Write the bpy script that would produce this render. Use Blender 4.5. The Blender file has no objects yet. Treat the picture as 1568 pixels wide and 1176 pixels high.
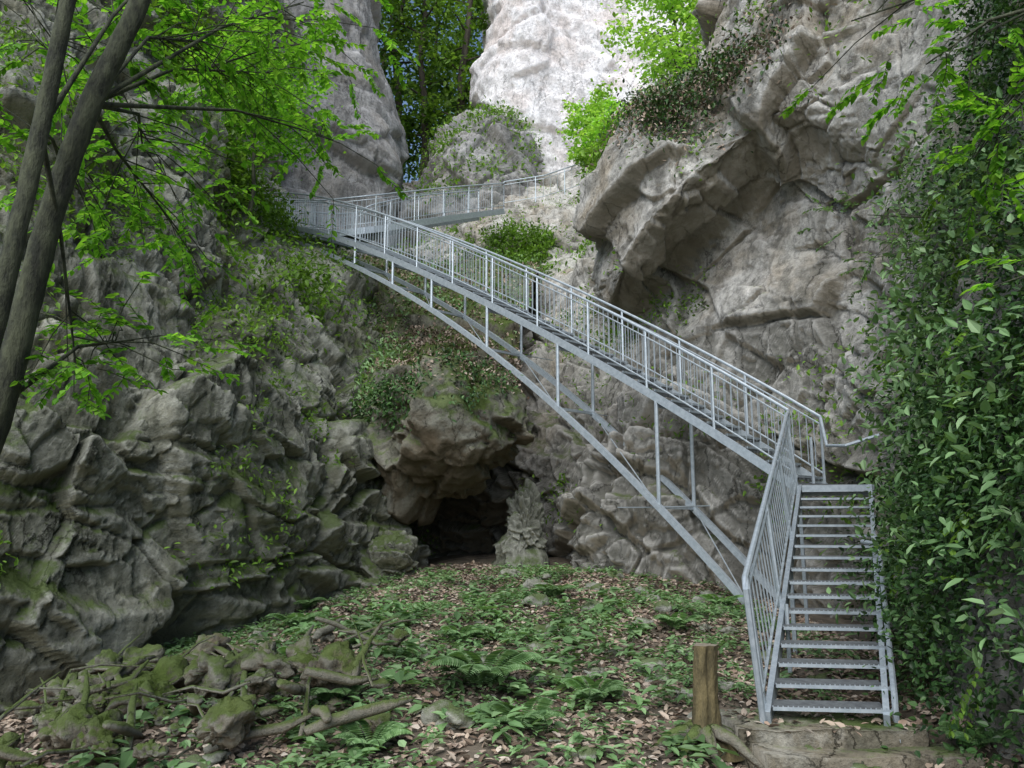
import bpy, math, random
import numpy as np
from mathutils import Vector, noise as mnoise
rng=np.random.default_rng(7); random.seed(7)
S=bpy.context.scene
COL=S.collection
# ---------------------------------------------------------------- noise
def _h(ix,iy,iz,s):
    n=(ix*374761393+iy*668265263+iz*1274126177+s*36243677)&0xffffffff
    n=((n^(n>>13))*1103515245+12345)&0xffffffff
    n=((n^(n>>15))*2246822519)&0xffffffff
    n=n^(n>>13)
    return (n&0xffffff)/16777215.0
def vn(P,s=0):
    I=np.floor(P).astype(np.int64); F=P-I; F=F*F*(3-2*F)
    x,y,z=I[:,0],I[:,1],I[:,2]; fx,fy,fz=F[:,0],F[:,1],F[:,2]
    r=0
    for a in (0,1):
        for b in (0,1):
            for c in (0,1):
                w=(fx if a else 1-fx)*(fy if b else 1-fy)*(fz if c else 1-fz)
                r=r+w*_h(x+a,y+b,z+c,s)
    return r*2-1
def fbm(P,o=4,s=0,g=.5):
    r=0;a=1;t=0
    for i in range(o):
        r=r+a*vn(P*(2.03**i)+i*13.7,s+i); t+=a; a*=g
    return r/t
def voro(P,s=0):
    I=np.floor(P).astype(np.int64); N=len(P)
    F1=np.full(N,9.);F2=np.full(N,9.);C=np.zeros((N,3))
    for a in (-1,0,1):
        for b in (-1,0,1):
            for c in (-1,0,1):
                x,y,z=I[:,0]+a,I[:,1]+b,I[:,2]+c
                q=np.stack([x+.1+.8*_h(x,y,z,s),y+.1+.8*_h(x,y,z,s+1),z+.1+.8*_h(x,y,z,s+2)],1)
                d=np.linalg.norm(P-q,axis=1)
                m=d<F1
                F2=np.where(m,F1,np.minimum(F2,d)); F1=np.where(m,d,F1)
                C[m]=q[m]
    ci=np.floor(C).astype(np.int64)
    R=_h(ci[:,0],ci[:,1],ci[:,2],s+5)
    T=np.stack([_h(ci[:,0],ci[:,1],ci[:,2],s+6)-.5,_h(ci[:,0],ci[:,1],ci[:,2],s+7)-.5,_h(ci[:,0],ci[:,1],ci[:,2],s+8)-.5],1)
    return F1,F2,R,((P-C)*T).sum(1)
def sst(a,b,x):
    t=np.clip((x-a)/(b-a),0,1); return t*t*(3-2*t)
RM=np.array([[.83,-.32,.45],[.42,.89,-.14],[-.36,.31,.88]])
def rockd(P,s=0,A=1.0,sc=1.0,fine=1.0,bed=1.0):
    W=P+.12*np.stack([fbm(P*.9,3,s+50),fbm(P*.9+9,3,s+51),fbm(P*.9+19,3,s+52)],1)
    d=.9*fbm(P*.26*sc,2,s)
    Q0=W@RM
    for k,(f,am,ti) in enumerate(((.33,.66,2.0),(.8,.28*fine**.5,1.9),(2.0,.12*fine,1.9),(5.0,.045*fine,1.5))):
        f*=sc
        Q=Q0*np.array([f,f,f*1.5])+k*7
        F1,F2,R,T=voro(Q,s+10*k+100)
        e=sst(0,.05,F2-F1)
        d=d+(am*(R-.5)+ti*am*T)*(.4+.6*e)-am*.14*(1-e)
    b=W[:,2]*.9+W[:,0]*.22+.9*fbm(P*.3,2,s+60); fr=b-np.floor(b)
    d=d+bed*.18*(sst(0,.85,fr)-sst(.9,1,fr))*sst(-.2,.4,vn(P*.3,s+61))
    d=d+.06*fbm(P*3.0*sc,4,s+30,.65)*fine
    return d*A
# ---------------------------------------------------------------- mesh helpers
def obj(name,me,parent=None):
    o=bpy.data.objects.new(name,me); COL.objects.link(o)
    if parent: o.parent=parent
    return o
def npmesh(name,V,F,mat,smooth=True,parent=None):
    me=bpy.data.meshes.new(name)
    k=F.shape[1]
    me.vertices.add(len(V)); me.vertices.foreach_set("co",np.ascontiguousarray(V,dtype=np.float32).ravel())
    me.loops.add(F.size); me.loops.foreach_set("vertex_index",np.ascontiguousarray(F,dtype=np.int32).ravel())
    me.polygons.add(len(F)); me.polygons.foreach_set("loop_start",np.arange(0,F.size,k,dtype=np.int32))
    me.update(calc_edges=True)
    me.polygons.foreach_set("use_smooth",np.full(len(F),smooth))
    me.materials.append(mat)
    return obj(name,me,parent)
def up(C,n):
    m=C.shape[0]; t=np.linspace(0,m-1,n); i=np.minimum(t.astype(int),m-2); f=(t-i)[:,None,None]
    p0=C[np.maximum(i-1,0)];p1=C[i];p2=C[i+1];p3=C[np.minimum(i+2,m-1)]
    return .5*(2*p1+(p2-p0)*f+(2*p0-5*p1+4*p2-p3)*f*f+(3*p1-p0-3*p2+p3)*f**3)
def gnorm(D):
    n=np.cross(np.gradient(D,axis=1),np.gradient(D,axis=0))
    return n/(np.linalg.norm(n,axis=2,keepdims=True)+1e-9)
def gfaces(r,c):
    i=np.arange(r*c).reshape(r,c)
    return np.stack([i[:-1,:-1].ravel(),i[:-1,1:].ravel(),i[1:,1:].ravel(),i[1:,:-1].ravel()],1)
def sheet(name,rows,nr,nc,mat,seed,amp=lambda P:1.0,sc=1.0,fine=1.0,bed=1.0):
    C=np.array([[(p[0],p[1],z+(p[2] if len(p)>2 else 0)) for p in r] for z,r in rows],dtype=float)
    D=up(C,nr); D=up(D.transpose(1,0,2),nc).transpose(1,0,2)
    n=gnorm(D); P=D.reshape(-1,3)
    view=np.array([0,2,4.])-P; N=n.reshape(-1,3)
    fl=(N*view).sum()<0
    if fl: N=-N
    if callable(fine): fine=fine(P)
    d=rockd(P,seed,1.0,sc,fine,bed)*amp(P)
    V=P+N*d[:,None]
    F=gfaces(nr,nc)
    n2=gnorm(V.reshape(nr,nc,3)).reshape(-1,3)
    if fl: n2=-n2; F=F[:,::-1]
    npmesh(name,V,F,mat)
    return V,n2
class MB:
    def __init__(s): s.v=[];s.f=[]
    def tube(s,pts,r,k=6,cap=True):
        pts=[Vector(p) for p in pts]; n=len(pts)
        if not hasattr(r,'__len__'): r=[r]*n
        b=len(s.v); prev=None
        for i,p in enumerate(pts):
            t=(pts[min(i+1,n-1)]-pts[max(i-1,0)]).normalized()
            if prev is None:
                a=Vector((0,0,1)) if abs(t.z)<.9 else Vector((1,0,0)); x=t.cross(a).normalized()
            else: x=(prev-t*prev.dot(t)).normalized()
            prev=x; y=t.cross(x)
            for j in range(k):
                an=2*math.pi*j/k+.39
                s.v.append(p+x*math.cos(an)*r[i]+y*math.sin(an)*r[i])
        for i in range(n-1):
            for j in range(k):
                a=b+i*k+j;c=b+i*k+(j+1)%k
                s.f.append((a,c,c+k,a+k))
        if cap:
            s.f.append(tuple(b+j for j in range(k))[::-1]); s.f.append(tuple(b+(n-1)*k+j for j in range(k)))
    def beam(s,a,b,w,h,off=Vector((0,0,0))):
        a=Vector(a)+off;b=Vector(b)+off;t=(b-a).normalized()
        up_=Vector((0,0,1)) if abs(t.z)<.95 else Vector((0,1,0))
        x=t.cross(up_).normalized();y=x.cross(t)
        i=len(s.v)
        for p in (a,b):
            for sx,sy in((-1,-1),(1,-1),(1,1),(-1,1)): s.v.append(p+x*sx*w/2+y*sy*h/2)
        s.f+=[(i,i+3,i+2,i+1),(i+4,i+5,i+6,i+7)]+[(i+j,i+(j+1)%4,i+4+(j+1)%4,i+4+j) for j in range(4)]
    def make(s,name,mat,parent=None,smooth=False):
        me=bpy.data.meshes.new(name); me.from_pydata([tuple(v) for v in s.v],[],s.f); me.update()
        me.materials.append(mat)
        if smooth:
            for p in me.polygons:p.use_smooth=True
        return obj(name,me,parent)
def nrm(a): return a/(np.linalg.norm(a,axis=1,keepdims=True)+1e-9)
def leaves(name,c,d,n,L,W,mat,parent=None):
    c=np.asarray(c,float);d=nrm(np.asarray(d,float));n=np.asarray(n,float)
    N=len(c); L=np.broadcast_to(L,(N,))[:,None]; W=np.broadcast_to(W,(N,))[:,None]
    s=nrm(np.cross(d,n)+1e-5); n=np.cross(s,d)
    V=np.stack([c,c+d*.28*L-s*.5*W+n*.05*L,c+d*.66*L-s*.38*W+n*.03*L,c+d*L-n*.1*L,c+d*.66*L+s*.38*W+n*.03*L,c+d*.28*L+s*.5*W+n*.05*L],1).reshape(-1,3)
    b=np.arange(N)*6
    F=np.concatenate([np.stack([b,b+1,b+2,b+3],1),np.stack([b+3,b+4,b+5,b],1)],0)
    return npmesh(name,V,F,mat,False,parent)
# ---------------------------------------------------------------- materials
class NT:
    def __init__(s,name):
        s.m=bpy.data.materials.new(name); s.m.use_nodes=True; s.t=s.m.node_tree; s.t.nodes.clear()
    def n(s,ty,**k):
        x=s.t.nodes.new(ty)
        for a,b in k.items(): setattr(x,a,b)
        return x
    def l(s,a,b): s.t.links.new(a,b)
    def ramp(s,src,stops):
        r=s.n('ShaderNodeValToRGB'); cr=r.color_ramp
        while len(cr.elements)<len(stops): cr.elements.new(.5)
        for e,(p,c) in zip(cr.elements,stops):
            e.position=p; e.color=(c,c,c,1) if not hasattr(c,'__len__') else (*c,1)
        s.l(src,r.inputs[0]); return r.outputs[0]
    def mix(s,f,a,b,mode='MIX'):
        x=s.n('ShaderNodeMix',data_type='RGBA',blend_type=mode)
        for sock,val in ((x.inputs[0],f),(x.inputs[6],a),(x.inputs[7],b)):
            if isinstance(val,bpy.types.NodeSocket): s.l(val,sock)
            elif hasattr(val,'__len__'): sock.default_value=(*val,1)
            else: sock.default_value=val
        return x.outputs[2]
    def math(s,op,a,b=0.,cl=False):
        x=s.n('ShaderNodeMath',operation=op,use_clamp=cl)
        for i,v in enumerate((a,b)):
            if isinstance(v,bpy.types.NodeSocket): s.l(v,x.inputs[i])
            else: x.inputs[i].default_value=v
        return x.outputs[0]
    def noise(s,vec,scale,detail=6,rough=.6):
        x=s.n('ShaderNodeTexNoise'); x.inputs['Scale'].default_value=scale;x.inputs['Detail'].default_value=detail;x.inputs['Roughness'].default_value=rough
        s.l(vec,x.inputs['Vector']); return x
def rock_mat(name,light,mid,dark,warm,moss=.5,stain=.6,mosscol=(.05,.085,.02),cav=.5,lowdark=0.,fleck=1.):
    k=NT(name); tc=k.n('ShaderNodeTexCoord').outputs['Object']
    mp=k.n('ShaderNodeMapping'); mp.inputs['Scale'].default_value=(1.1,1.1,.25); mp.inputs['Rotation'].default_value=(0,.25,0); k.l(tc,mp.inputs[0])
    n2=k.noise(tc,1.5,8,.74); n3=k.noise(mp.outputs[0],1.0,5,.68); n4=k.noise(tc,9,5,.78); n5=k.noise(tc,.5,4,.62)
    base=k.mix(k.ramp(n5.outputs[0],[(.42,0),(.56,1)]),mid,light)
    sc=k.n('ShaderNodeSeparateColor'); k.l(n5.outputs['Color'],sc.inputs[0])
    s2=k.n('ShaderNodeSeparateColor'); k.l(n2.outputs['Color'],s2.inputs[0])
    base=k.mix(k.ramp(sc.outputs[1],[(.48,0),(.62,.75)]),base,warm)
    base=k.mix(k.ramp(n3.outputs[0],[(.41,stain),(.52,0)]),base,dark)
    base=k.mix(k.ramp(s2.outputs[1],[(.34,.75*fleck),(.46,0)]),base,dark)
    base=k.mix(k.ramp(s2.outputs[2],[(.56,0),(.64,.55*fleck)]),base,tuple(min(.95,c*1.3) for c in light))
    base=k.mix(1.0,base,k.ramp(n2.outputs[0],[(.32,.6),(.5,.98),(.68,1.25)]),'MULTIPLY')
    base=k.mix(1.0,base,k.ramp(n4.outputs[0],[(.32,.55),(.5,1.0),(.68,1.2)]),'MULTIPLY')
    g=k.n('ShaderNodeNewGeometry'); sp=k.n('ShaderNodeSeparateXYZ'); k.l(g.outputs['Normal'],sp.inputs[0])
    if lowdark>0:
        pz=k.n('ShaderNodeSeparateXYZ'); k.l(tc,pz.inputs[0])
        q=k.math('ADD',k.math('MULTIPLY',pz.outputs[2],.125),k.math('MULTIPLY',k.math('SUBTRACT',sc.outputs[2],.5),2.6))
        base=k.mix(k.ramp(q,[(.12,lowdark),(1,0)]),base,dark)  # rock gets darker towards the ground, broken up by noise
    wv=k.n('ShaderNodeVectorMath',operation='MULTIPLY_ADD'); k.l(n2.outputs['Color'],wv.inputs[0]); wv.inputs[1].default_value=(.5,.5,.5); k.l(mp.outputs[0],wv.inputs[2])
    vo=k.n('ShaderNodeTexVoronoi',feature='DISTANCE_TO_EDGE'); vo.inputs['Scale'].default_value=1.6; k.l(wv.outputs[0],vo.inputs['Vector'])
    cr=k.mix(k.ramp(sc.outputs[2],[(.44,1),(.58,.0)]),(1,1,1),k.ramp(vo.outputs[0],[(0,0),(.016,1)]))
    base=k.mix(.75,base,cr,'MULTIPLY')
    base=k.mix(k.ramp(g.outputs['Pointiness'],[(.43,cav),(.497,0)]),base,dark)  # occlusion shade painted into the hollows, along with cavity dirt
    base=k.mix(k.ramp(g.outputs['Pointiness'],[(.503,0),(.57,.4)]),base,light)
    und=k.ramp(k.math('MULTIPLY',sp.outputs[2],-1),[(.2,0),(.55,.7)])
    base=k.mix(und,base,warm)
    mo=k.math('ADD',k.math('MULTIPLY',sp.outputs[2],.5),k.math('MULTIPLY',k.math('SUBTRACT',n5.outputs[0],.5),1.6))
    mo=k.math('ADD',mo,k.math('MULTIPLY',k.math('SUBTRACT',n2.outputs[0],.5),1.4))
    mo=k.math('ADD',mo,k.math('MULTIPLY',k.math('SUBTRACT',n4.outputs[0],.5),.8))
    mo=k.ramp(mo,[(.75-moss,0),(1.0-moss,1)])
    mc=k.mix(n4.outputs[0],tuple(c*.5 for c in mosscol),tuple(c*1.8 for c in mosscol))
    base=k.mix(k.math('MULTIPLY',mo,.8),base,mc)
    h=k.math('ADD',k.math('MULTIPLY',n2.outputs[0],.42),k.math('MULTIPLY',n4.outputs[0],.2))
    h=k.math('ADD',h,k.math('MULTIPLY',cr,.07))
    bp=k.n('ShaderNodeBump'); bp.inputs['Strength'].default_value=1; bp.inputs['Distance'].default_value=.22; k.l(h,bp.inputs['Height'])
    p=k.n('ShaderNodeBsdfDiffuse'); p.inputs['Roughness'].default_value=.6
    k.l(base,p.inputs['Color']); k.l(bp.outputs[0],p.inputs['Normal'])
    k.l(p.outputs[0],k.n('ShaderNodeOutputMaterial').inputs[0]); return k.m
def leaf_mat(name,cols,trans=.45,rough=.5):
    k=NT(name); g=k.n('ShaderNodeNewGeometry')
    n=len(cols); c=k.ramp(g.outputs['Random Per Island'],[(i/(n-1),cc) for i,cc in enumerate(cols)])
    tc=k.n('ShaderNodeTexCoord').outputs['Object']; nz_=k.noise(tc,1.1,2,.6)
    c=k.mix(1,c,k.ramp(nz_.outputs[0],[(.35,.68),(.65,1.25)]),'MULTIPLY')
    d=k.n('ShaderNodeBsdfPrincipled'); d.inputs['Roughness'].default_value=rough; d.inputs['Specular IOR Level'].default_value=.3
    k.l(c,d.inputs['Base Color'])
    o=k.n('ShaderNodeOutputMaterial')
    if trans>0:
        t=k.n('ShaderNodeBsdfTranslucent'); c2=k.mix(1,c,(1.3,1.35,.6),'MULTIPLY'); k.l(c2,t.inputs[0])
        m=k.n('ShaderNodeMixShader'); m.inputs[0].default_value=trans; k.l(d.outputs[0],m.inputs[1]);k.l(t.outputs[0],m.inputs[2]); k.l(m.outputs[0],o.inputs[0])
    else: k.l(d.outputs[0],o.inputs[0])
    return k.m
def simple(name,c1,c2,scale,rough=.8,metal=0,bump=.3,dist=.01,stretch=None):
    k=NT(name); tc=k.n('ShaderNodeTexCoord').outputs['Object']
    if stretch:
        mp=k.n('ShaderNodeMapping'); mp.inputs['Scale'].default_value=stretch; k.l(tc,mp.inputs[0]); tc=mp.outputs[0]
    n=k.noise(tc,scale,6,.7)
    c=k.mix(k.ramp(n.outputs[0],[(.38,0),(.62,1)]),c1,c2)
    p=k.n('ShaderNodeBsdfPrincipled'); p.inputs['Roughness'].default_value=rough; p.inputs['Metallic'].default_value=metal
    k.l(c,p.inputs['Base Color'])
    b=k.n('ShaderNodeBump'); b.inputs['Strength'].default_value=bump; b.inputs['Distance'].default_value=dist
    k.l(n.outputs[0],b.inputs['Height']); k.l(b.outputs[0],p.inputs['Normal'])
    k.l(p.outputs[0],k.n('ShaderNodeOutputMaterial').inputs[0]); return k.m
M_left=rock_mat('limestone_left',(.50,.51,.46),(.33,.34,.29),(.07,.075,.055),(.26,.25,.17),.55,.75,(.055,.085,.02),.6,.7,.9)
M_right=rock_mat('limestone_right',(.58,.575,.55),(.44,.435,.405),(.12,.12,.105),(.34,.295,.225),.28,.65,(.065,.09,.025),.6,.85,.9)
M_white=rock_mat('limestone_sun_painted',(.86,.86,.88),(.8,.79,.8),(.56,.54,.54),(.74,.67,.64),-.15,.35,(.1,.13,.05),.35,0,.4)  # sunlight on the back cliff painted in as near-white rock colour
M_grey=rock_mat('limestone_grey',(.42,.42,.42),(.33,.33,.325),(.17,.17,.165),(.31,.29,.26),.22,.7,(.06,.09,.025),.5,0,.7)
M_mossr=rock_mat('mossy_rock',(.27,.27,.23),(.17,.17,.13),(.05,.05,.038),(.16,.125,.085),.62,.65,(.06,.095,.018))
M_steel=simple('galvanised_steel',(.34,.40,.45),(.46,.52,.57),14,.42,.4,.05,.002)
M_steel_dark=simple('galvanised_grating',(.11,.12,.13),(.18,.2,.21),14,.55,.4,.05,.002)
M_soil=simple('forest_soil',(.055,.045,.033),(.14,.115,.085),3.5,.95,0,.8,.08)
M_bark=simple('bark_greenish',(.014,.017,.010),(.075,.085,.048),11,.9,0,1,.04,(1,1,.35))
M_barkd=simple('bark_dark',(.03,.025,.02),(.09,.08,.06),4,.9,0,.8,.03,(1,1,.2))
M_stump=simple('stump_wood',(.035,.03,.013),(.15,.12,.055),10,.85,0,1,.04,(1,1,.3))
M_cut=simple('cut_wood',(.14,.12,.09),(.24,.21,.16),25,.8,0,.4,.004)
M_conc=rock_mat('mossy_concrete',(.30,.295,.26),(.2,.2,.165),(.09,.09,.07),(.2,.17,.12),.3,.6)
L_bright=leaf_mat('beech_leaves',[(.07,.20,.02),(.12,.31,.03),(.19,.43,.05),(.3,.56,.08)],.55)
L_ivy=leaf_mat('ivy_leaves',[(.013,.035,.011),(.028,.07,.02),(.048,.115,.03),(.11,.21,.07)],.2,.4)
L_herb=leaf_mat('herb_leaves',[(.09,.17,.07),(.135,.25,.10),(.185,.32,.135),(.27,.40,.21)],.3)
L_shrub=leaf_mat('shrub_leaves',[(.07,.14,.02),(.12,.24,.03),(.22,.39,.06)],.4)
L_pale=leaf_mat('light_green_leaves',[(.25,.45,.07),(.36,.6,.12),(.46,.7,.18)],.5)  # light green foliage of the ledge tree and bushes
L_dark=leaf_mat('forest_leaves',[(.04,.09,.02),(.1,.2,.035),(.3,.48,.1)],.45)
L_litter=leaf_mat('dead_leaves',[(.10,.07,.05),(.22,.17,.13),(.33,.265,.2),(.40,.34,.28),(.24,.165,.12),(.48,.43,.37)],0,.8)
# ---------------------------------------------------------------- ground
def gz(x,y):
    x=np.asarray(x,float);y=np.asarray(y,float)
    z=.078*(np.clip(y,-4,17)-5.5)
    z=z-.13*np.clip(-1-x,0,4)-.10*np.clip(x-2.2,0,2)*sst(8,12,y)
    z=z-.12*sst(1.3,1.7,x)*(1-sst(3.0,3.4,x))*(1-sst(6.3,7,y))
    P=np.stack([x,y,0*x],-1).reshape(-1,3)
    z=z+(.15*fbm(P*.7,3,3)+.045*fbm(P*3,3,5)).reshape(z.shape)
    return z
def axis(a,b,fa,fb,fine,coarse):
    return np.unique(np.concatenate([np.linspace(a,fa,coarse),np.linspace(fa,fb,fine),np.linspace(fb,b,coarse)]))
gx=axis(-250,250,-9,7,260,24); gy=axis(-250,300,2,20,260,24)
X,Y=np.meshgrid(gx,gy); Zg=gz(X,Y)
Vg=np.stack([X,Y,Zg],-1).reshape(-1,3)
npmesh('forest_ground',Vg,gfaces(len(gy),len(gx)),M_soil)
# ---------------------------------------------------------------- cliffs
L=[
[(-6.4,7.5),(-5.4,8.4),(-4.8,9.5),(-4.2,11),(-3.7,13),(-3.0,15.5),(-2.4,17.5),(-2.9,23)],
[(-6.8,8.3),(-5.5,9.0),(-4.6,9.9),(-3.9,11.3),(-3.6,13.6),(-3.1,16),(-2.5,18),(-3.0,24)],
[(-7.6,9.2),(-6.3,10),(-5.5,11),(-4.8,12.5),(-4.5,15.2),(-3.6,18.0),(-3.0,20),(-3.5,25)],
[(-8.6,10.2),(-7.3,11.2),(-6.5,12.6),(-5.9,14.8),(-5.9,18.7),(-5.0,21.2),(-4.3,23),(-5,28)],
[(-9.8,11.5),(-8.6,12.8),(-7.8,14.6),(-7.4,17.8),(-8.2,22.6),(-8.2,25),(-8,27),(-8,31)],
[(-10.8,13),(-9.7,14.8),(-9.0,17),(-8.9,20.5),(-9.0,24.0),(-9.2,26.5),(-9.8,29),(-10,33)],
[(-12,14),(-10.6,16),(-10,18.5),(-9.8,22),(-9.3,25),(-9.6,27.5),(-10,30),(-10.5,34)],
[(-13.5,15),(-12,17.5),(-11.6,20.5),(-11,23.5),(-10.2,26),(-10.4,28.5),(-10.8,31),(-11,35)],
[(-26,15),(-26,18),(-25,21),(-24,24),(-24,27),(-24,30),(-24,33),(-24,37)]]
rowsL=list(zip([-1.5,3,5.5,8,11,14,18,24,27],L)); rowsL.insert(1,(1,L[0]))
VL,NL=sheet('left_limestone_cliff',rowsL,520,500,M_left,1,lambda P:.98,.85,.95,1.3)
R=[
[(-3.6,21.5),(-2.1,21.5),(-1.0,21),(.2,19.5),(1.15,17.0),(1.8,15.2),(2.6,14.7),(3.7,14.3),(4.7,13.8),(5.3,12.9),(5.4,11.6),(4.9,9.6),(3.9,7.2),(3.45,5.5),(3.4,2)],
[(-3.6,20.8),(-2.1,20.6),(-.9,20),(.3,18.6),(1.3,17.2),(2.0,16),(2.8,15.3),(4.0,14.8),(5.0,14.1),(5.6,13.1),(5.6,11.4),(5.1,9.6),(4.4,7.5),(4.1,5.5),(4.1,2)],
[(-3.5,23),(-2.2,22.5),(-.8,22),(.4,20.8),(1.6,18.8),(2.6,17.2),(3.3,16.3),(4.4,15.4),(5.4,14.4),(5.9,13.4),(5.9,11.8),(5.6,9.8),(5.1,7.6),(4.9,5.5),(4.9,2)],
[(-3.9,25),(-2.4,24.5),(-.9,24.2),(.5,22.8),(2.0,20.2),(2.7,17.6,-.5),(3.4,16.4,.1),(4.5,15.4,.9),(5.4,14.4,1.3),(6,13.2,.5),(6,11.5),(5.9,9.8),(5.4,7.6),(5.2,5.5),(5.2,2)],
[(-4.2,27),(-2.5,26.5),(-.9,26),(.6,24.5),(2.1,21),(1.95,15.9,-.8),(2.8,14.3,-.2),(3.9,13.7,.6),(4.8,12.9,1.0),(5.5,12.2,.4),(6.1,11.2),(6.2,9.8),(5.7,7.7),(5.5,5.5),(5.5,2)],
[(-5,30),(-2.6,29),(-.9,28.6),(1,28.4),(2.8,25),(2.4,16.8),(3.1,15.4),(4.2,14.9),(5.1,13.4),(5.8,12.3),(6.4,11.2),(6.6,9.8),(6.2,7.8),(6,5.5),(6,2)],
[(-5.4,34),(-3,31.5),(-.7,30),(1.6,30),(3.6,29),(4.2,25),(4.6,22),(5.2,19),(5.6,14.6),(6.2,12.8),(6.8,11.4),(7,9.9),(6.8,8),(6.6,5.5),(6.6,2)],
[(-6,39),(-3.4,38),(-.5,37),(2.5,37),(5,35),(6.5,30),(7,26),(7,21),(6.6,15.5),(7,13),(7.5,11.5),(7.6,10),(7.4,8),(7.2,5.5),(7.2,2)],
[(-8,46),(-4,46),(0,44),(4,43),(8,38),(9,33),(9,28),(8.5,23),(7.6,16.5),(7.8,13.5),(8.2,11.8),(8.4,10),(8.2,8),(8,5.5),(8,2)]]
R.append([(x-2,y+20) if i<4 else (x+14,y+6) for i,(x,y) in enumerate(R[-1])])
rowsR=list(zip([-1.5,3,5.5,6.7,7.8,10.5,13,17,22,26],R)); rowsR.insert(1,(1,R[0]))
def ampR(P):
    bank=sst(4.0,5.2,P[:,0])*(1-sst(9.5,12.5,P[:,1])); bank=np.maximum(bank,(1-sst(6.5,9.5,P[:,1])))
    return .85*(1-.6*bank)
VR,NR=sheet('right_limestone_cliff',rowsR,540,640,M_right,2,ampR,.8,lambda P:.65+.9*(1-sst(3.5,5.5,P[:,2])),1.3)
Wp=[(-2.4,47),(-2.0,43),(-1.3,40),(.5,38.5),(3.2,38.2),(6,37),(10,35),(15,31)]
rowsW=[(z,[(x+dx,y+dy) for x,y in Wp]) for z,dx,dy in ((11,-.3,-2),(16,0,-.8),(22,0,0),(30,.3,.8),(42,.8,2),(46,4,14))]
VW,NW=sheet('sunlit_back_cliff',rowsW,260,260,M_white,3,lambda P:1.2,.45,.6,.1)
Gp=[(-17,29),(-12.5,31),(-9.5,32),(-7,33),(-5.7,34.5),(-5.9,38),(-7.5,45)]
rowsG=[(z,[(x+dx,y+dy) for x,y in Gp]) for z,dx,dy in ((6,.6,-2),(12,.2,-1),(18,0,0),(26,-.9,.8),(38,-2,2),(41,-10,12))]
VG,NG=sheet('grey_back_cliff',rowsG,220,200,M_grey,4,lambda P:1.3,.4,.6,.2)
Gs=[(3.6,[(-3.2,17),(-2.3,16.8),(-1.2,16.7),(-.2,17)]),(4.6,[(-3.4,18),(-2.4,17.7),(-1.2,17.7),(0.1,18)]),(6.4,[(-4,20.5),(-2.7,20),(-1.4,20),(0.2,20.3)]),
(8.6,[(-5.2,23.5),(-3.4,23.2),(-1.7,23.2),(.6,23.6)]),(10.4,[(-6.5,26.5),(-4,26.5),(-2,26.5),(1,27)])]
VS,NS=sheet('gully_slope',Gs,150,90,M_mossr,6,lambda P:.5)
Ks=[(11,[(-6,34.5),(-4.6,32.5),(-3,31.8),(-1.2,31.8),(.6,33),(1.2,36)]),(14,[(-6,36),(-4.6,34.3),(-3,33.5),(-1.2,33.4),(.4,34.6),(1,37)]),
(17,[(-6,37.5),(-4.4,35.8),(-2.8,35),(-1.2,34.9),(.2,36),(1,38)]),(20,[(-5,39.5),(-3.5,37.8),(-2.4,36.6),(-1.0,36.5),(0.4,37.5),(1.2,39)]),
(22.6,[(-4.4,42),(-3,40),(-1.8,38.6),(-.6,38.2),(.6,38.4),(1.6,39.2)]),(23.8,[(-4,46),(-2.7,45),(-1.6,43),(-.4,42),(.8,41),(1.6,41)])]
VK,NK=sheet('rock_shoulder',Ks,170,120,M_grey,12,lambda P:1.0,.8,.9)
# ---------------------------------------------------------------- boulders
def ico(sub):
    import bmesh
    bm=bmesh.new(); bmesh.ops.create_icosphere(bm,subdivisions=sub,radius=1)
    V=np.array([v.co[:] for v in bm.verts]); F=np.array([[v.index for v in f.verts] for f in bm.faces]); bm.free(); return V,F
ICO={s:ico(s) for s in (3,4,6)}
def boulder_geo(c,r,seed,sub=6,A=.3):
    V,F=ICO[sub]; c=np.array(c,float); r=np.array(r,float)
    P=V*r+c
    d=rockd(P/ r.mean()*1.6+seed*3,seed,A*r.mean())
    return P+V*d[:,None],F
def boulder(name,c,r,seed,mat,sub=6,A=.35):
    V,F=boulder_geo(c,r,seed,sub,A); npmesh(name,V,F,mat); return V
VB=boulder('hanging_boulder',(-1.2,16.0,3.5),(1.5,1.3,.95),11,M_mossr,6,.7)
boulder('boulder',(-2.3,15.2,.95),(.55,.5,.45),21,M_left,6,.6)
boulder('boulder',(.2,16.3,1.5),(.6,.7,1.0),23,M_left,6,.7)
# ---------------------------------------------------------------- staircase
Z3=Vector((0,0,1))
def polyz(s,z,deg=3): return np.polynomial.Polynomial.fit(s,z,deg)
zs=polyz([0,.258,.49,.58,.76,.9,1],[2.24,5.05,7.28,8.05,9.5,10.45,10.95],4); zc=polyz([.0445,.135,.264,.38,.49,.58,.785,1],[.43,1.86,3.81,5.12,6.45,7.35,9.1,10.75])
FAR=Vector((.724,.689,0))
def near(s,z): return Vector((4-11.9*s,11.5+12.5*s,z))
stair=bpy.data.objects.new('metal_staircase',None); COL.objects.link(stair)
def resample(path,step):
    P=[Vector(p) for p in path]; out=[];d=0;nxt=0
    for a,b in zip(P[:-1],P[1:]):
        l=(b-a).length
        while nxt<=d+l+1e-6:
            out.append(a.lerp(b,(nxt-d)/l)); nxt+=step
        d+=l
    return out
def railing(mb,path,h=1.0,post=1.5,bal=.14):
    P=[Vector(p) for p in path]
    mb.tube([p+Z3*h for p in P],.024,8)
    mb.tube([p+Z3*(h-.12) for p in P],.013,6)
    mb.tube([p+Z3*.13 for p in P],.014,6)
    for p in resample(P,bal): mb.tube([p+Z3*.13,p+Z3*(h-.12)],.0075,5)
    for p in resample(P,post)+[P[-1]]: mb.tube([p-Z3*.05,p+Z3*h],.022,6)
ss=np.linspace(0,1,41)
mb=MB()
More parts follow.
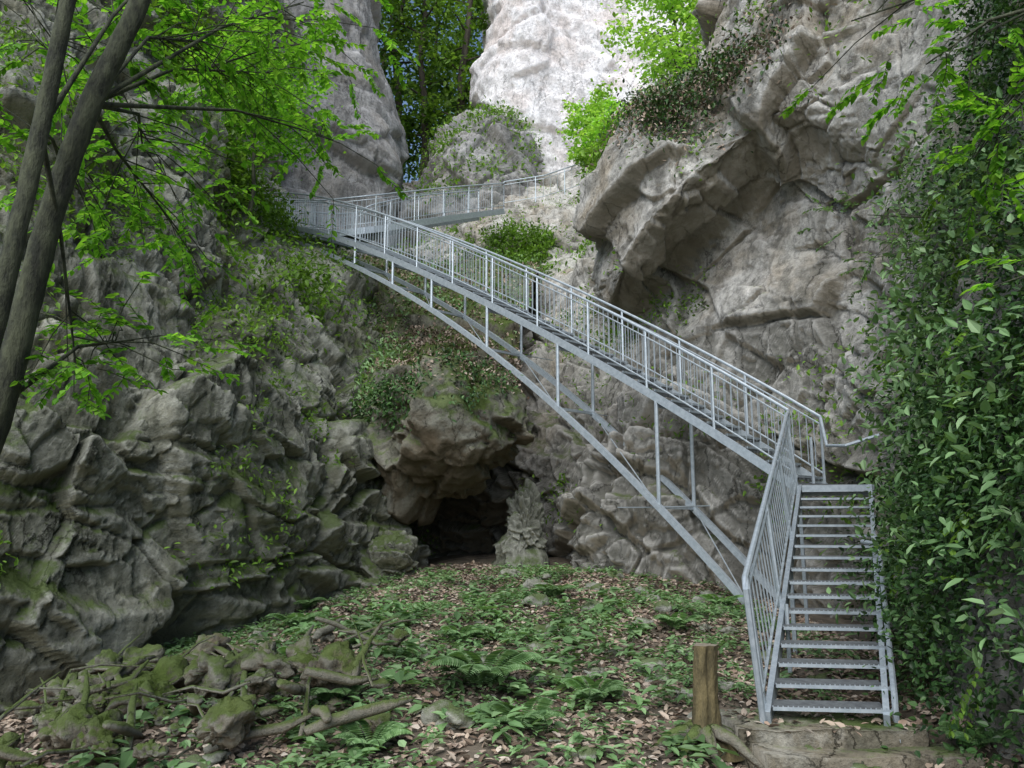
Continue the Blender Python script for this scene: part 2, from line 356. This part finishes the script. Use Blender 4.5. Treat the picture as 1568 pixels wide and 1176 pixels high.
for off in (Vector((0,0,0)),FAR):
    pts=[near(s,float(zs(s)))+off for s in ss]
    for a,b in zip(pts[:-1],pts[1:]): mb.beam(a,b,.05,.13,Z3*-.07)
    pc=[near(s,float(zc(s)))+off*.98 for s in np.linspace(.0445,1,34)]
    for a,b in zip(pc[:-1],pc[1:]): mb.beam(a,b,.08,.10)
    for s in (.135,.264,.38,.49,.58,.68):
        mb.tube([near(s,float(zc(s)))+off,near(s,float(zs(s))-.13)+off],.034,8)
for s in (.135,.264,.38,.49,.58,.68,.785,.9):
    a=near(s,float(zc(s)));mb.beam(a,a+FAR,.05,.05)
    a=near(s,float(zs(s))-.2);mb.beam(a,a+FAR,.06,.08)
kk=(.0445,.135,.264,.38,.49,.58,.68,.785,.9)
for i,(s1,s2) in enumerate(zip(kk[:-1],kk[1:])):
    a=near(s1,float(zc(s1)));b=near(s2,float(zc(s2)))+FAR
    mb.tube([a,b],.010,5)
a=near(.135,float(zc(.135)));mb.tube([a,a+Vector((-1.2,2.6,.05))],.012,5);mb.tube([a,a+Vector((2.0,1.0,.08))],.012,5)
a=near(.264,float(zc(.264)));mb.tube([a,a+Vector((1.6,2.2,.1))],.012,5)
a=near(.38,float(zc(.38)));mb.tube([a,a+Vector((1.5,2.6,.3))],.012,5)
mb.make('support_arch',M_steel,stair)
mb=MB()
railing(mb,[near(s,float(zs(s))) for s in ss]); railing(mb,[near(s,float(zs(s)))+FAR for s in ss])
mb.make('main_flight_railings',M_steel,stair)
mb=MB();mn=MB()
nst=52
for i in range(nst):
    s=(i+.5)/nst; c=near(s,float(zs(s))-.05)
    d=Vector((-.689,.724,0))
    for k in range(5):
        q=c+d*(-.12+k*.055); mb.beam(q,q+FAR,.02,.03)
    mn.beam(c-d*.14,c-d*.14+FAR,.008,.035)
    for t in (0.02,.5,.98): mb.beam(c-d*.13+FAR*t,c+d*.13+FAR*t,.015,.03,Z3*-.03)
mb.make('main_flight_treads',M_steel_dark,stair); mn.make('main_flight_nosings',M_steel,stair)
# lower flight
LA,LB=Vector((1.9,6.3,.2)),Vector((3.87,10.85,2.1)); RA,RB=Vector((2.74,6.2,.2)),Vector((4.72,10.65,2.1))
mb=MB();mn=MB();mg=MB()
for a,b in ((LA,LB),(RA,RB)):
    mb.beam(a,b,.045,.17,Z3*-.04)
    mb.beam(a+Vector((-.05,-.16,-.10)),a+Vector((.08,.10,-.10)),.12,.02)
n=17
for i in range(n):
    t=(i+.5)/n; p=LA.lerp(LB,t);q=RA.lerp(RB,t); d=Vector((.1,1,0)).normalized()
    mn.beam(p-d*.13,q-d*.13,.006,.026); mg.beam(p+d*.13,q+d*.13,.006,.03)
    for k in range(10):
        o=d*(-.11+k*.024); mg.beam(p,q,.005,.026,o-Z3*.004)
    for t2 in np.linspace(0.0,1,24):
        e=p.lerp(q,t2); mg.beam(e-d*.127,e+d*.127,.005,.02,Z3*-.006)
        if i<9: mn.beam(e-d*.128+Z3*.013,e-d*.128+Z3*.022,.008,.008)
mid=LA.lerp(LB,.1).lerp(RA.lerp(RB,.1),.5)
mb.tube([mid+Vector((0,.9,-.1)),mid+Vector((0,.9,.5))],.02,6)
for t in (.55,.95):
    for a,b in ((LA,LB),(RA,RB)):
        p=a.lerp(b,t); mb.tube([Vector((p.x,p.y,-.2)),p],.025,6)
out=Vector((-.09,0,0)); 
base=[LA.lerp(LB,t)+Vector((-.03,0,.05)) for t in np.linspace(0,1,12)]
top=[b+Z3*.95+out for b in base]
mb.tube([base[0]-Z3*.15]+[base[0]+Vector((-.12,-.12,.88))]+top[0:]+[top[-1]+Vector((.1,.25,.03)),near(0,2.24)+Z3*1.0],.024,8)
lo=[b+Z3*.12 for b in base]; hi=[b+Z3*.83+out*.9 for b in base]
mb.tube(lo,.013,6); mb.tube(hi,.013,6)
for a,b in zip(resample(lo,.17),resample(hi,.17)): mb.tube([a,b],.0065,5)
for t in (0.02,.35,.68,.99):
    p=LA.lerp(LB,t); mb.tube([p+Vector((-.03,0,-.05)),p+Vector((-.03,0,.05))+Z3*.95+out],.022,6)
r0=RA.lerp(RB,.02)+Vector((.07,0,.12)); r1=RA.lerp(RB,.48)+Vector((.05,0,.18))
mb.tube([r0-Z3*.2,r0,r1,r1+Vector((.0,.05,.12)),r1+Vector((-.04,.3,.14))],.024,8)
pl=[Vector((3.87,10.85,2.12)),Vector((4.75,10.65,2.12)),Vector((4.95,12.3,2.2)),Vector((4.0,11.6,2.2))]
for t in np.linspace(0,1,14): mg.beam(pl[0].lerp(pl[3],t),pl[1].lerp(pl[2],t),.03,.03)
for a,b in zip(pl,pl[1:]+pl[:1]): mb.beam(a,b,.05,.14,Z3*-.06)
mb.tube([near(0,3.24)+FAR,Vector((4.6,11.7,2.75)),Vector((4.75,11.4,2.72)),Vector((5.15,11.2,2.85))],.024,8)
mb.tube([Vector((4.3,11.5,2.15)),Vector((4.3,11.5,2.85))],.022,6)
mb.make('lower_flight_frame',M_steel,stair); mn.make('lower_flight_nosings',M_steel,stair); mg.make('lower_flight_grating',M_steel_dark,stair)
# ---------------------------------------------------------------- upper bridge
br=bpy.data.objects.new('metal_footbridge',None); COL.objects.link(br)
E=np.array([(-8.2,24.3,10.95),(-6.1,23.2,10.4),(-4.5,22.9,10.4),(-3.2,23.8,10.95),(-1.9,25.6,11.9),(-.3,28,13.1)])
E=up(E[:,None,:],30)[:,0,:]
tn=np.gradient(E,axis=0); tn[:,2]=0; tn=nrm(tn); pf=np.stack([-tn[:,1],tn[:,0],0*tn[:,0]],1)*1.15
E2=E+pf
mb=MB();mg=MB()
for PP in (E,E2):
    for a,b in zip(PP[:-1],PP[1:]): mb.beam(a,b,.06,.2,Z3*-.1)
    railing(mb,[Vector(p) for p in PP])
Er=up(E[:,None,:],110)[:,0,:];Er2=up(E2[:,None,:],110)[:,0,:]
for a,b in zip(Er,Er2): mg.beam(a,b,.06,.03,Z3*-.02)
railing(mb,[(-7.9,24,10.95),(-8.6,23.6,11.1),(-9.2,24.4,11.2)])
mb.make('bridge_rails',M_steel,br); mg.make('bridge_deck',M_steel_dark,br)
mb=MB(); railing(mb,[(-.3,28,13.2),(1.2,28.1,13.5),(2.6,27.2,13.6)],.95,1.2,.3); mb.make('ledge_fence',M_steel)
# ---------------------------------------------------------------- stump, steps
c=Vector((1.36,6.05,.1))
th=np.linspace(0,2*np.pi,41)[:-1]; hh=np.linspace(0,1,26)
TH,HH=np.meshgrid(th,hh)
rr=.080+.014*np.cos(TH*3+1)+.007*np.cos(TH*7)+.12*np.exp(-HH*7)*(1+.6*np.cos(TH*4+.5))
Pn=np.stack([np.cos(TH)*2,np.sin(TH)*2,HH*2.5],-1).reshape(-1,3)
rr=rr+(.025*fbm(Pn*2,4,9,.7)).reshape(rr.shape)
V=np.stack([c.x+rr*np.cos(TH)+.03*HH,c.y+rr*np.sin(TH),c.z-.12+HH*.77],-1).reshape(-1,3)
i=np.arange(26*40).reshape(26,40); j=np.roll(i,-1,1)
F=np.stack([i[:-1].ravel(),j[:-1].ravel(),j[1:].ravel(),i[1:].ravel()],1)
st=npmesh('tree_stump',V,F,M_stump)
me=bpy.data.meshes.new('cut_top'); me.from_pydata([tuple(v) for v in V[-40:]],[],[tuple(range(40))]); me.materials.append(M_cut); obj('cut_top',me,st)
mb=MB()
for a in range(9):
    an=a*.75+.3; l=.3+.35*random.random(); dx,dy=math.cos(an),math.sin(an)
    mb.tube([c+Vector((dx*.06,dy*.06,.08)),c+Vector((dx*l*.5,dy*l*.5+.02,.03)),c+Vector((dx*l,dy*l,-.14))],[.055,.04,.015],8)
mb.make('roots',M_mossr,st,True)
def slab(name,x0,x1,y0,y1,z0,z1,seed):
    n=60; u=np.linspace(0,1,n)
    prof=[(y1,z1),((y0+y1)/2,z1),(y0+.03,z1),(y0,z1-.02),(y0-.01,(z0+z1)/2),(y0-.01,z0)]
    C=np.array([[(x0+(x1-x0)*a,p[0],p[1]) for a in u] for p in prof])
    C=np.concatenate([C[:,:1]-np.array([0,0,.5]),C,C[:,-1:]-np.array([0,0,.5])],1)
    D=up(C,40); P=D.reshape(-1,3); d=.045*fbm(P*4,4,seed)
    P=P+np.stack([0*d,-d,d],1)
    npmesh(name,P,gfaces(40,n+2)[:,::-1],M_conc)
slab('concrete_step',1.6,2.95,6.03,6.7,-.1,.17,5); slab('concrete_step',1.7,3.15,5.7,6.1,-.3,.07,6); slab('concrete_step',1.8,3.3,5.25,5.8,-.5,-.06,7)
# ---------------------------------------------------------------- mossy debris pile and ground stones
AV=[];AF=[];b=0
def addpart(V,F):
    global b
    AV.append(V);AF.append(F+b);b+=len(V)
for i in range(110):
    x=-5.0+4.2*random.random()**.9; y=6.0+3.1*random.random()
    if x>-1.9 and random.random()<.75: continue
    r=.04+.13*random.random()**1.8
    V,F=boulder_geo((0,0,0),(r*1.4,r,r*.7),i,4,1.1)
    an=random.random()*6; ca,sa=math.cos(an),math.sin(an); ti=random.uniform(-.5,.5)
    V=np.stack([V[:,0],V[:,1]*math.cos(ti)-V[:,2]*math.sin(ti),V[:,1]*math.sin(ti)+V[:,2]*math.cos(ti)],1)
    V=np.stack([V[:,0]*ca-V[:,1]*sa+x,V[:,0]*sa+V[:,1]*ca+y,V[:,2]+float(gz(x,y))+r*.4+.25*random.random()],1)
    addpart(V,F)
npmesh('mossy_rock_pile',np.concatenate(AV),np.concatenate(AF),M_mossr)
mb=MB()
for i in range(75):
    x=-4.6+3.6*random.random(); y=6.0+2.9*random.random(); z=float(gz(x,y))+.1+.3*random.random()
    an=random.random()*3.14; l=.25+.7*random.random(); r=.012+.04*random.random()**2
    d=Vector((math.cos(an),math.sin(an),random.uniform(-.4,.7)))*l
    p=Vector((x,y,z)); jj=lambda:Vector((random.uniform(-.05,.05),random.uniform(-.05,.05),random.uniform(-.05,.05)))
    mb.tube([p-d/2,p-d*.2+jj(),p+d*.2+jj(),p+d/2],[r*.7,r,r*.9,r*.3],9)
mb.make('rotten_logs',M_mossr,None,True)
AV=[];AF=[];b=0
for i in range(190):
    x=random.uniform(-3.5,3.2); y=random.uniform(5.6,14.5)
    r=.03+.1*random.random()**2.5
    V,F=boulder_geo((0,0,0),(r*1.4,r,r*.6),i+200,3,.9)
    addpart(V+np.array([x,y,float(gz(x,y))+r*.4]),F)
npmesh('ground_stones',np.concatenate(AV),np.concatenate(AF),M_left)
mb=MB()
for i in range(140):
    x=random.uniform(-4,3.2); y=random.uniform(5.6,14); l=random.uniform(.2,.9); an=random.random()*6.28
    x2,y2=x+l*math.cos(an),y+l*math.sin(an)
    mb.tube([(x,y,float(gz(x,y))+.03),((x+x2)/2+.03,(y+y2)/2,float(gz((x+x2)/2,(y+y2)/2))+.07),(x2,y2,float(gz(x2,y2))+.04)],[.01,.008,.004],5)
mb.make('fallen_twigs',M_bark)
# ---------------------------------------------------------------- litter and herbs
def rv(n): 
    a=rng.normal(size=(n,3)); return nrm(a)
N=56000
x=rng.uniform(-6,4.2,N); y=4.8+11.2*rng.random(N)**.85
m=~((x>1.6)&(x<3.2)&(y<6.4)&(rng.random(N)<.75)); x=x[m];y=y[m];N=len(x)
z=gz(x,y)+rng.uniform(0.0,.035,N)
on=(x>1.65)&(x<2.95)&(y<6.6)&(y>5.98); z=np.where(on,np.maximum(z,.175),z)
an=rng.uniform(0,6.28,N)
nn=np.stack([rng.normal(0,.45,N),rng.normal(0,.45,N),np.ones(N)],1)
Ls=rng.uniform(.045,.1,N)
leaves('leaf_litter',np.stack([x,y,z],1),np.stack([np.cos(an),np.sin(an),rng.normal(0,.35,N)],1),nn,Ls,Ls*.55,L_litter)
def herbs(name,px,py,pz,mat,k,L0,L1,h0,h1):
    N=len(px); h=rng.uniform(h0,h1,N)
    c=np.repeat(np.stack([px,py,pz+h],1),k,0); M=N*k
    an=rng.uniform(0,6.28,M); tilt=rng.uniform(-.5,.35,M)
    d=np.stack([np.cos(an),np.sin(an),tilt],1)
    c=c+d*rng.uniform(0,.04,M)[:,None]; c[:,2]-=rng.uniform(0,1,M)*np.repeat(h,k)*.6
    n=np.stack([rng.normal(0,.25,M),rng.normal(0,.25,M),np.ones(M)],1)
    Lh=rng.uniform(L0,L1,M)*np.repeat(rng.uniform(.5,1.4,N),k)
    leaves(name,c,d,n,Lh,Lh*.5,mat)
N=9000
x=rng.uniform(-4.5,3.6,N); y=4.8+10.5*rng.random(N)
dn=fbm(np.stack([x,y,0*x],1)*1.3,3,77)
m=(dn>.08)|(rng.random(N)<.25); m&=~((x<-1.8)&(y<9)&(rng.random(N)<.7)); m&=~((x>1.5)&(y<7.0)); x=x[m];y=y[m]
herbs('undergrowth_plants',x,y,gz(x,y),L_herb,7,.04,.095,.04,.17)
N=230; x=rng.uniform(-3,1.4,N); y=rng.uniform(5.6,12,N); herbs('broadleaf_plants',x,y,gz(x,y),L_herb,9,.10,.18,.1,.25)
def fern_pts(c,n,Lf,out):
    for i in range(n):
        an=i*2.4+random.random()*.5; dx,dy=math.cos(an),math.sin(an); L_=Lf*random.uniform(.7,1.1)
        for t in np.linspace(.12,1,26):
            r=L_*t*.8; zz=L_*(1.3*t-.95*t*t)+.02
            p=Vector(c)+Vector((dx*r,dy*r,zz)); w=L_*.27*math.sin(math.pi*min(1,t*.85+.12))
            tz=.75-1.5*t
            for sd in (-1,1):
                out.append((p,Vector((-dy*sd+dx*.4,dx*sd+dy*.4,tz*.3-.1)),Vector((0,0,1)),w))
def put(name,out,mat,ratio=.3,parent=None):
    c=np.array([o[0][:] for o in out]);d=np.array([o[1][:] for o in out]);n=np.array([o[2][:] for o in out]);w=np.array([o[3] for o in out])
    return leaves(name,c,d,n,w,w*ratio,mat,parent)
for fx,fy,fl in ((-.25,7.6,.7),(-1.5,7.0,.45),(.1,6.3,.45),(-.6,9.5,.45),(1.9,9.6,.4),(-2.9,11.2,.5),(.6,12,.45),(3.2,5.9,.35),(.7,7.2,.4),(-2.2,8.6,.45),(3.0,11.9,.45),(-3.2,12.6,.5),(-1,6.0,.4)):
    out=[]; fern_pts((fx,fy,float(gz(fx,fy))),9,fl,out); put('fern',out,L_herb)
# ---------------------------------------------------------------- scatter on rock
def scatter(name,V,Nn,w,n,L0,L1,mat,outo=.1,droop=.5,ratio=.6,jit=.12):
    w=np.clip(w,0,None)
    if w.sum()<=0: return
    idx=rng.choice(len(V),n,p=w/w.sum())
    nv=Nn[idx]; c=V[idx]+nv*(rng.random(n)**1.5*outo)[:,None]+rng.normal(0,jit,(n,3))
    d=nv*.5+rv(n)*.8+np.array([0,0,-droop])
    nn=nv*.7+np.array([0,0,.8])+rv(n)*.5
    Ls=rng.uniform(L0,L1,n)
    return leaves(name,c,d,nn,Ls,Ls*ratio,mat)
def nz(V,f,s): return fbm(V*f,3,s)
x_,y_,z_=VR.T
bank=sst(2.9,3.5,x_)*(1-sst(9.8,11.3,y_))*(z_<12)*(y_>3.2)
low=1-sst(1.5,3,z_); nearw=np.clip(9/np.maximum(y_,3),.8,2.2)**2
hi_=1-sst(5,7,z_)*sst(7.6,9.4,y_)
w=bank*np.maximum(sst(-.2,.15,nz(VR,.9,88)),low*.6)*(z_>-.4)*(1-.6*sst(5,8,z_))*nearw*hi_
scatter('ivy',VR,NR,w,54000,.03,.075,L_ivy,.6,.15,.62,.09)
w=bank*sst(.0,.25,nz(VR,1.1,89))*(z_>-.2)*hi_*nearw**.5
scatter('bramble_leaves',VR,NR,w,9000,.06,.14,L_herb,.8,.1,.5,.12)
upf=sst(.15,.6,NR[:,2])
w=upf*sst(-.05,.15,nz(VR,.6,90))*(y_>11)*(z_>1.5)*(z_<24)
scatter('ledge_plants',VR,NR,w,12000,.06,.14,L_shrub,.35,.2,.5,.1)
w=np.exp(-((x_-3.4)**2/1.5+(y_-15.2)**2/4+(z_-10.3)**2/.9))*sst(-.2,.5,NR[:,2])
scatter('overhang_creeper',VR,NR,w,5000,.06,.13,L_ivy,.35,.6,.5,.15)
scatter('overhang_dead_leaves',VR,NR,w,5000,.06,.12,L_litter,.2,.4,.5,.12)
w=sst(8.8,9.8,z_)*(1-sst(13.2,13.8,z_))*(x_>-2)*(x_<3.2)*(y_>20)*sst(-.1,.15,nz(VR,.5,91))
scatter('ledge_shrub',VR,NR,w,8000,.12,.2,L_shrub,.6,.2,.5,.15)
x_,y_,z_=VL.T
upf=sst(.1,.6,NL[:,2])
w=upf*sst(0.05,.22,nz(VL,.6,92))*(z_>.8)*(z_<20)
scatter('cliff_plants',VL,NL,w,17000,.05,.12,L_shrub,.3,.3,.5,.08)
w=np.exp(-((x_+7.6)**2/1.4+(y_-20.5)**2/5+(z_-10.2)**2/1.2))+.5*np.exp(-((x_+5.2)**2/.5+(y_-18)**2/4+(z_-7.2)**2/1.2))+.6*np.exp(-((x_+8.8)**2/2+(y_-20.5)**2/5+(z_-14)**2/5))
scatter('cliff_shrub',VL,NL,w,11000,.1,.19,L_shrub,.8,.4,.5,.15)
w=sst(0,.5,NS[:,2])*sst(-.1,.15,nz(VS,.6,93)); scatter('gully_plants',VS,NS,w,3800,.08,.17,L_herb,.3,.2,.5,.1)
scatter('gully_leaf_litter',VS,NS,sst(.2,.6,NS[:,2]),9000,.08,.13,L_litter,.05,0,.55,.03)
w=sst(.1,.5,NK[:,2])*sst(-.1,.15,nz(VK,.5,95)); scatter('shoulder_plants',VK,NK,w,5000,.14,.26,L_shrub,.5,.2,.5,.2)
NBn=nrm(VB-np.array([-1.2,16.0,3.5]))
scatter('boulder_ferns',VB,NBn,sst(-.2,.4,NBn[:,2])*sst(-.1,.2,nz(VB,1.1,94)),4500,.05,.12,L_ivy,.3,.5,.5,.08)
scatter('boulder_leaf_litter',VB,NBn,sst(.2,.7,NBn[:,2]),2500,.06,.1,L_litter,.06,0,.55,.02)
# forest understorey closing the head of the ravine
n=7000; c=np.stack([rng.uniform(-13,1,n),rng.uniform(43,50,n),rng.uniform(18,29,n)],1)
m=fbm(c*.35,3,120)>-.12; c=c[m]; n=len(c); Ls=rng.uniform(.3,.55,n)
leaves('forest_understorey',c,rv(n)+np.array([0,0,-.3]),rv(n)+np.array([0,0,1.]),Ls,Ls*.6,L_dark)
# ---------------------------------------------------------------- trees
def spray(out,mb,a,d,L_,nl,ls,droop=.3):
    d=Vector(d).normalized(); side=d.cross(Z3); side=side.normalized() if side.length>.1 else Vector((1,0,0))
    pts=[];p=Vector(a)
    for i in range(nl):
        t=i/nl; dd=(d+Vector((0,0,-droop*t))).normalized(); p=p+dd*(L_/nl)+Vector((random.gauss(0,.008),random.gauss(0,.008),random.gauss(0,.008)))
        pts.append(p.copy())
        for sg in (1,-1):
            ld=dd*.7+side*sg*random.uniform(.6,1.1)+Vector((0,0,random.uniform(-.45,.1)))
            out.append((p.copy(),ld,Vector((random.gauss(0,.3),random.gauss(0,.3),1)),ls*random.uniform(.6,1.15)))
    mb.tube([a]+pts[::2],[.005]+[.003]*len(pts[::2]),4,False)
def cluster(out,mb,root,c,R_,n,L_,ls,bias=(0,0,-.1),droop=.3):
    root=Vector(root);c=Vector(c)
    mid=root.lerp(c,.5)+Vector((random.gauss(0,.1),random.gauss(0,.1),.15))
    mb.tube([root,mid,c],[.02,.013,.006],6,False)
    for i in range(n):
        o=Vector((random.gauss(0,R_[0]),random.gauss(0,R_[1]),random.gauss(0,R_[2])))
        a=c+o*.75
        src=mid.lerp(c,random.random()); 
        if i%3==0: mb.tube([src,(src+a)/2+Vector((0,0,.05)),a],[.006,.005,.004],4,False)
        d=o.normalized()*.8+Vector(bias)+Vector((random.gauss(0,.5),random.gauss(0,.5),random.gauss(0,.15)))
        spray(out,mb,a,d,L_*random.uniform(.6,1.2),random.randint(8,12),ls,droop)
def trunk(mb,pts,r0,r1,k=22,n=90,seed=0):
    D=up(np.array(pts)[:,None,:],n)[:,0,:]; b0=len(mb.v)
    mb.tube(D.tolist(),list(np.linspace(r0,r1,n)),k)
    nn_=lambda v:mnoise.noise(Vector((v.x+seed,v.y,v.z*.5)))
    for i in range(n):
        for j in range(k):
            v=mb.v[b0+i*k+j]; cc=Vector(D[i]); o=v-cc
            mb.v[b0+i*k+j]=cc+o*(1+.1*nn_(v*7)+.09*nn_(v*22))
out=[];mb=MB()
t2=[(-3.75,5.1,-.6),(-3.5,5,1.2),(-3.22,5,2.35),(-3.05,5,3.5),(-2.84,5,4.4),(-2.6,5.05,5.2),(-2.3,5.1,6.6),(-2.1,5.2,8.5)]
trunk(mb,t2,.1,.05,seed=3)
for c,R_,n in (((-3.2,6.5,4.8),(.5,.6,.4),50),((-2.75,6.6,5.9),(.5,.6,.45),56),((-2.9,6.0,3.0),(.4,.4,.15),26),((-2.5,7.6,6.2),(.5,.6,.4),50),((-3.1,7.1,4.3),(.35,.5,.3),26),((-2.3,8,7.3),(.5,.6,.4),44),((-1.95,7.8,5.6),(.3,.3,.25),14)):
    cluster(out,mb,t2[4] if c[2]>4 else t2[2],c,R_,n,.42,.08)
tr=mb.make('beech_tree',M_bark,None,True); put('leaves',out,L_bright,.6,tr)
out=[];mb=MB()
t1=[(-3.6,4.6,-.6),(-3.25,4.6,1.5),(-3.03,4.6,2.95),(-2.91,4.6,4.0),(-2.82,4.6,4.9),(-2.7,4.7,6.5),(-2.6,4.8,8.5)]
trunk(mb,t1,.07,.035,seed=8)
for c,R_,n in (((-3.5,5.6,5.3),(.5,.5,.45),48),((-3.5,6.0,4.2),(.3,.4,.4),26),((-3.1,5.6,2.7),(.3,.3,.12),18),((-2.9,5.8,6.0),(.5,.5,.35),32)):
    cluster(out,mb,t1[3],c,R_,n,.4,.08)
tr=mb.make('beech_tree',M_bark,None,True); put('leaves',out,L_bright,.6,tr)
out=[];mb=MB()
t3=[(4.6,4.2,.5),(4.3,4.3,3),(4.0,4.5,5),(3.9,4.7,7.5)]
mb.tube(up(np.array(t3)[:,None,:],20)[:,0,:].tolist(),list(np.linspace(.07,.03,20)),10)
for c,R_,n in (((3.1,5.5,5.0),(.3,.4,.22),10),((2.8,6,5.7),(.4,.4,.2),12),((3.35,5.1,4.3),(.22,.3,.2),12),((3.7,6,4.5),(.2,.3,.3),12),((3.25,4.9,3.1),(.2,.3,.2),8),((3.9,6,5.6),(.35,.5,.3),14)):
    cluster(out,mb,t3[2] if c[2]>4 else t3[1],c,R_,n,.36,.075,(-.4,0,-.15))
tr=mb.make('maple_sapling',M_bark,None,True); put('leaves',out,L_bright,.6,tr)
out=[];mb=MB()
for c in ((4.3,9.2,5.3),(4.5,8.8,4.6)): cluster(out,mb,(5.8,8.6,4.6),c,(.4,.4,.3),14,.35,.06,(-.5,0,.1))
tr=mb.make('hanging_shrub',M_bark,None,True); put('leaves',out,L_herb,.5,tr)
out=[];mb=MB()
for r_,c in (((5.4,7.6,5.6),(4.5,7.2,4.9)),((5.0,6.8,4.6),(4.1,6.6,4.0)),((4.8,6.2,3.6),(3.8,6.1,3.1)),((4.6,6.8,2.8),(3.9,6.7,2.2)),((4.5,5.8,2.0),(3.5,5.6,1.6)),((4.2,5.4,1.2),(3.3,5.3,.9)),((5.2,8.4,3.6),(4.4,8.2,3.1)),((4.4,7.4,1.6),(3.75,7.4,1.3))):
    cluster(out,mb,r_,c,(.22,.3,.25),9,.42,.075,(-.5,-.2,-.5),.9)
tr=mb.make('hanging_shrub',M_bark,None,True); put('leaves',out,L_shrub,.5,tr)
def tree(name,base,H,cr,rt,nleaf,ls,mat,bark,lo=.3,seed=0):
    r=random.Random(seed); g=np.random.default_rng(seed); mb=MB(); base=Vector(base)
    top=base+Vector((r.uniform(-.05,.05)*H,r.uniform(-.05,.05)*H,H))
    P=[base.lerp(top,t)+Vector((r.gauss(0,.01)*H,r.gauss(0,.01)*H,0)) for t in np.linspace(0,1,8)]
    mb.tube(P,list(np.linspace(rt,rt*.15,8)),9,False)
    cl=[]
    nb=22
    for i in range(nb):
        t=lo+(1-lo)*(i+.5)/nb; p=base.lerp(top,t); an=i*2.4+r.random(); l=cr*(1.1-.8*abs(t-.6))*r.uniform(.6,1.1)
        q=p+Vector((math.cos(an)*l,math.sin(an)*l,l*r.uniform(.0,.5)))
        mb.tube([p,p.lerp(q,.5)+Vector((0,0,.08*l)),q],[rt*.3,rt*.18,rt*.05],5,False)
        for f in (.45,.7,.95,1.1): cl.append((p.lerp(q,f),cr*r.uniform(.14,.3)))
    tr=mb.make(name,bark,None,True)
    per=nleaf//len(cl)
    c=np.concatenate([np.array(q[:])+g.normal(size=(per,3))*s*np.array([1,1,.6]) for q,s in cl])
    n=len(c); d=nrm(g.normal(size=(n,3))*np.array([1,1,.5])+np.array([0,0,-.2])); nn=g.normal(size=(n,3))*.5+np.array([0,0,1.])
    Ls=g.uniform(.6,1.2,n)*ls
    leaves('leaves',c,d,nn,Ls,Ls*.6,mat,tr)
tree('young_beech_tree',(5.2,22.5,12.8),6.5,1.5,.09,6000,.17,L_pale,M_bark,.2,1)
tree('ledge_bush',(2.9,27,14.0),3.0,.9,.05,3000,.17,L_pale,M_bark,.1,2)
tree('ledge_bush',(3.6,25.5,13.2),2.2,.9,.05,2500,.17,L_pale,M_bark,.1,3)
tree('ledge_bush',(-8.4,20,11.5),3.5,1.3,.06,4500,.14,L_shrub,M_bark,.1,4)
tree('cliff_tree',(-6.4,18.8,9.2),4.6,1.5,.06,6000,.12,L_bright,M_bark,.35,14)
for i,(x,y,z) in enumerate(((-7.5,46,21.5),(-5.2,45,21),(-3.2,44,21),(-6,51,22),(-2,50,22),(-9,53,22),(-4,57,23),(-12,50,22))):
    tree('forest_tree',(x,y,z),19+2*(i%3),2.4,.28,3000,.34,L_dark if i%2 else L_shrub,M_barkd,.12,20+i)
# ---------------------------------------------------------------- light
w=bpy.data.worlds.new('World'); S.world=w; w.use_nodes=True
bg=w.node_tree.nodes['Background']; sky=w.node_tree.nodes.new('ShaderNodeTexSky'); sky.sky_type='NISHITA'; sky.sun_disc=False
el,az=math.radians(48),math.radians(200)
sky.sun_elevation=el; sky.sun_rotation=az
w.node_tree.links.new(sky.outputs[0],bg.inputs[0]); bg.inputs[1].default_value=.15
sl=bpy.data.lights.new('sun','SUN'); sl.energy=4.6; sl.angle=math.radians(60); sl.color=(1,.975,.94)
so=bpy.data.objects.new('sun',sl); COL.objects.link(so)
dirv=Vector((math.sin(az)*math.cos(el),math.cos(az)*math.cos(el),math.sin(el)))
so.rotation_euler=dirv.to_track_quat('Z','Y').to_euler()
cam=bpy.data.cameras.new('camera'); cam.sensor_width=36; cam.lens=28.2; cam.clip_end=1000
co=bpy.data.objects.new('camera',cam); COL.objects.link(co); co.location=(0,0,1.6); co.rotation_euler=(math.radians(100),0,0)
S.camera=co
S.view_settings.view_transform='Standard'; S.view_settings.look='None'; S.view_settings.exposure=0
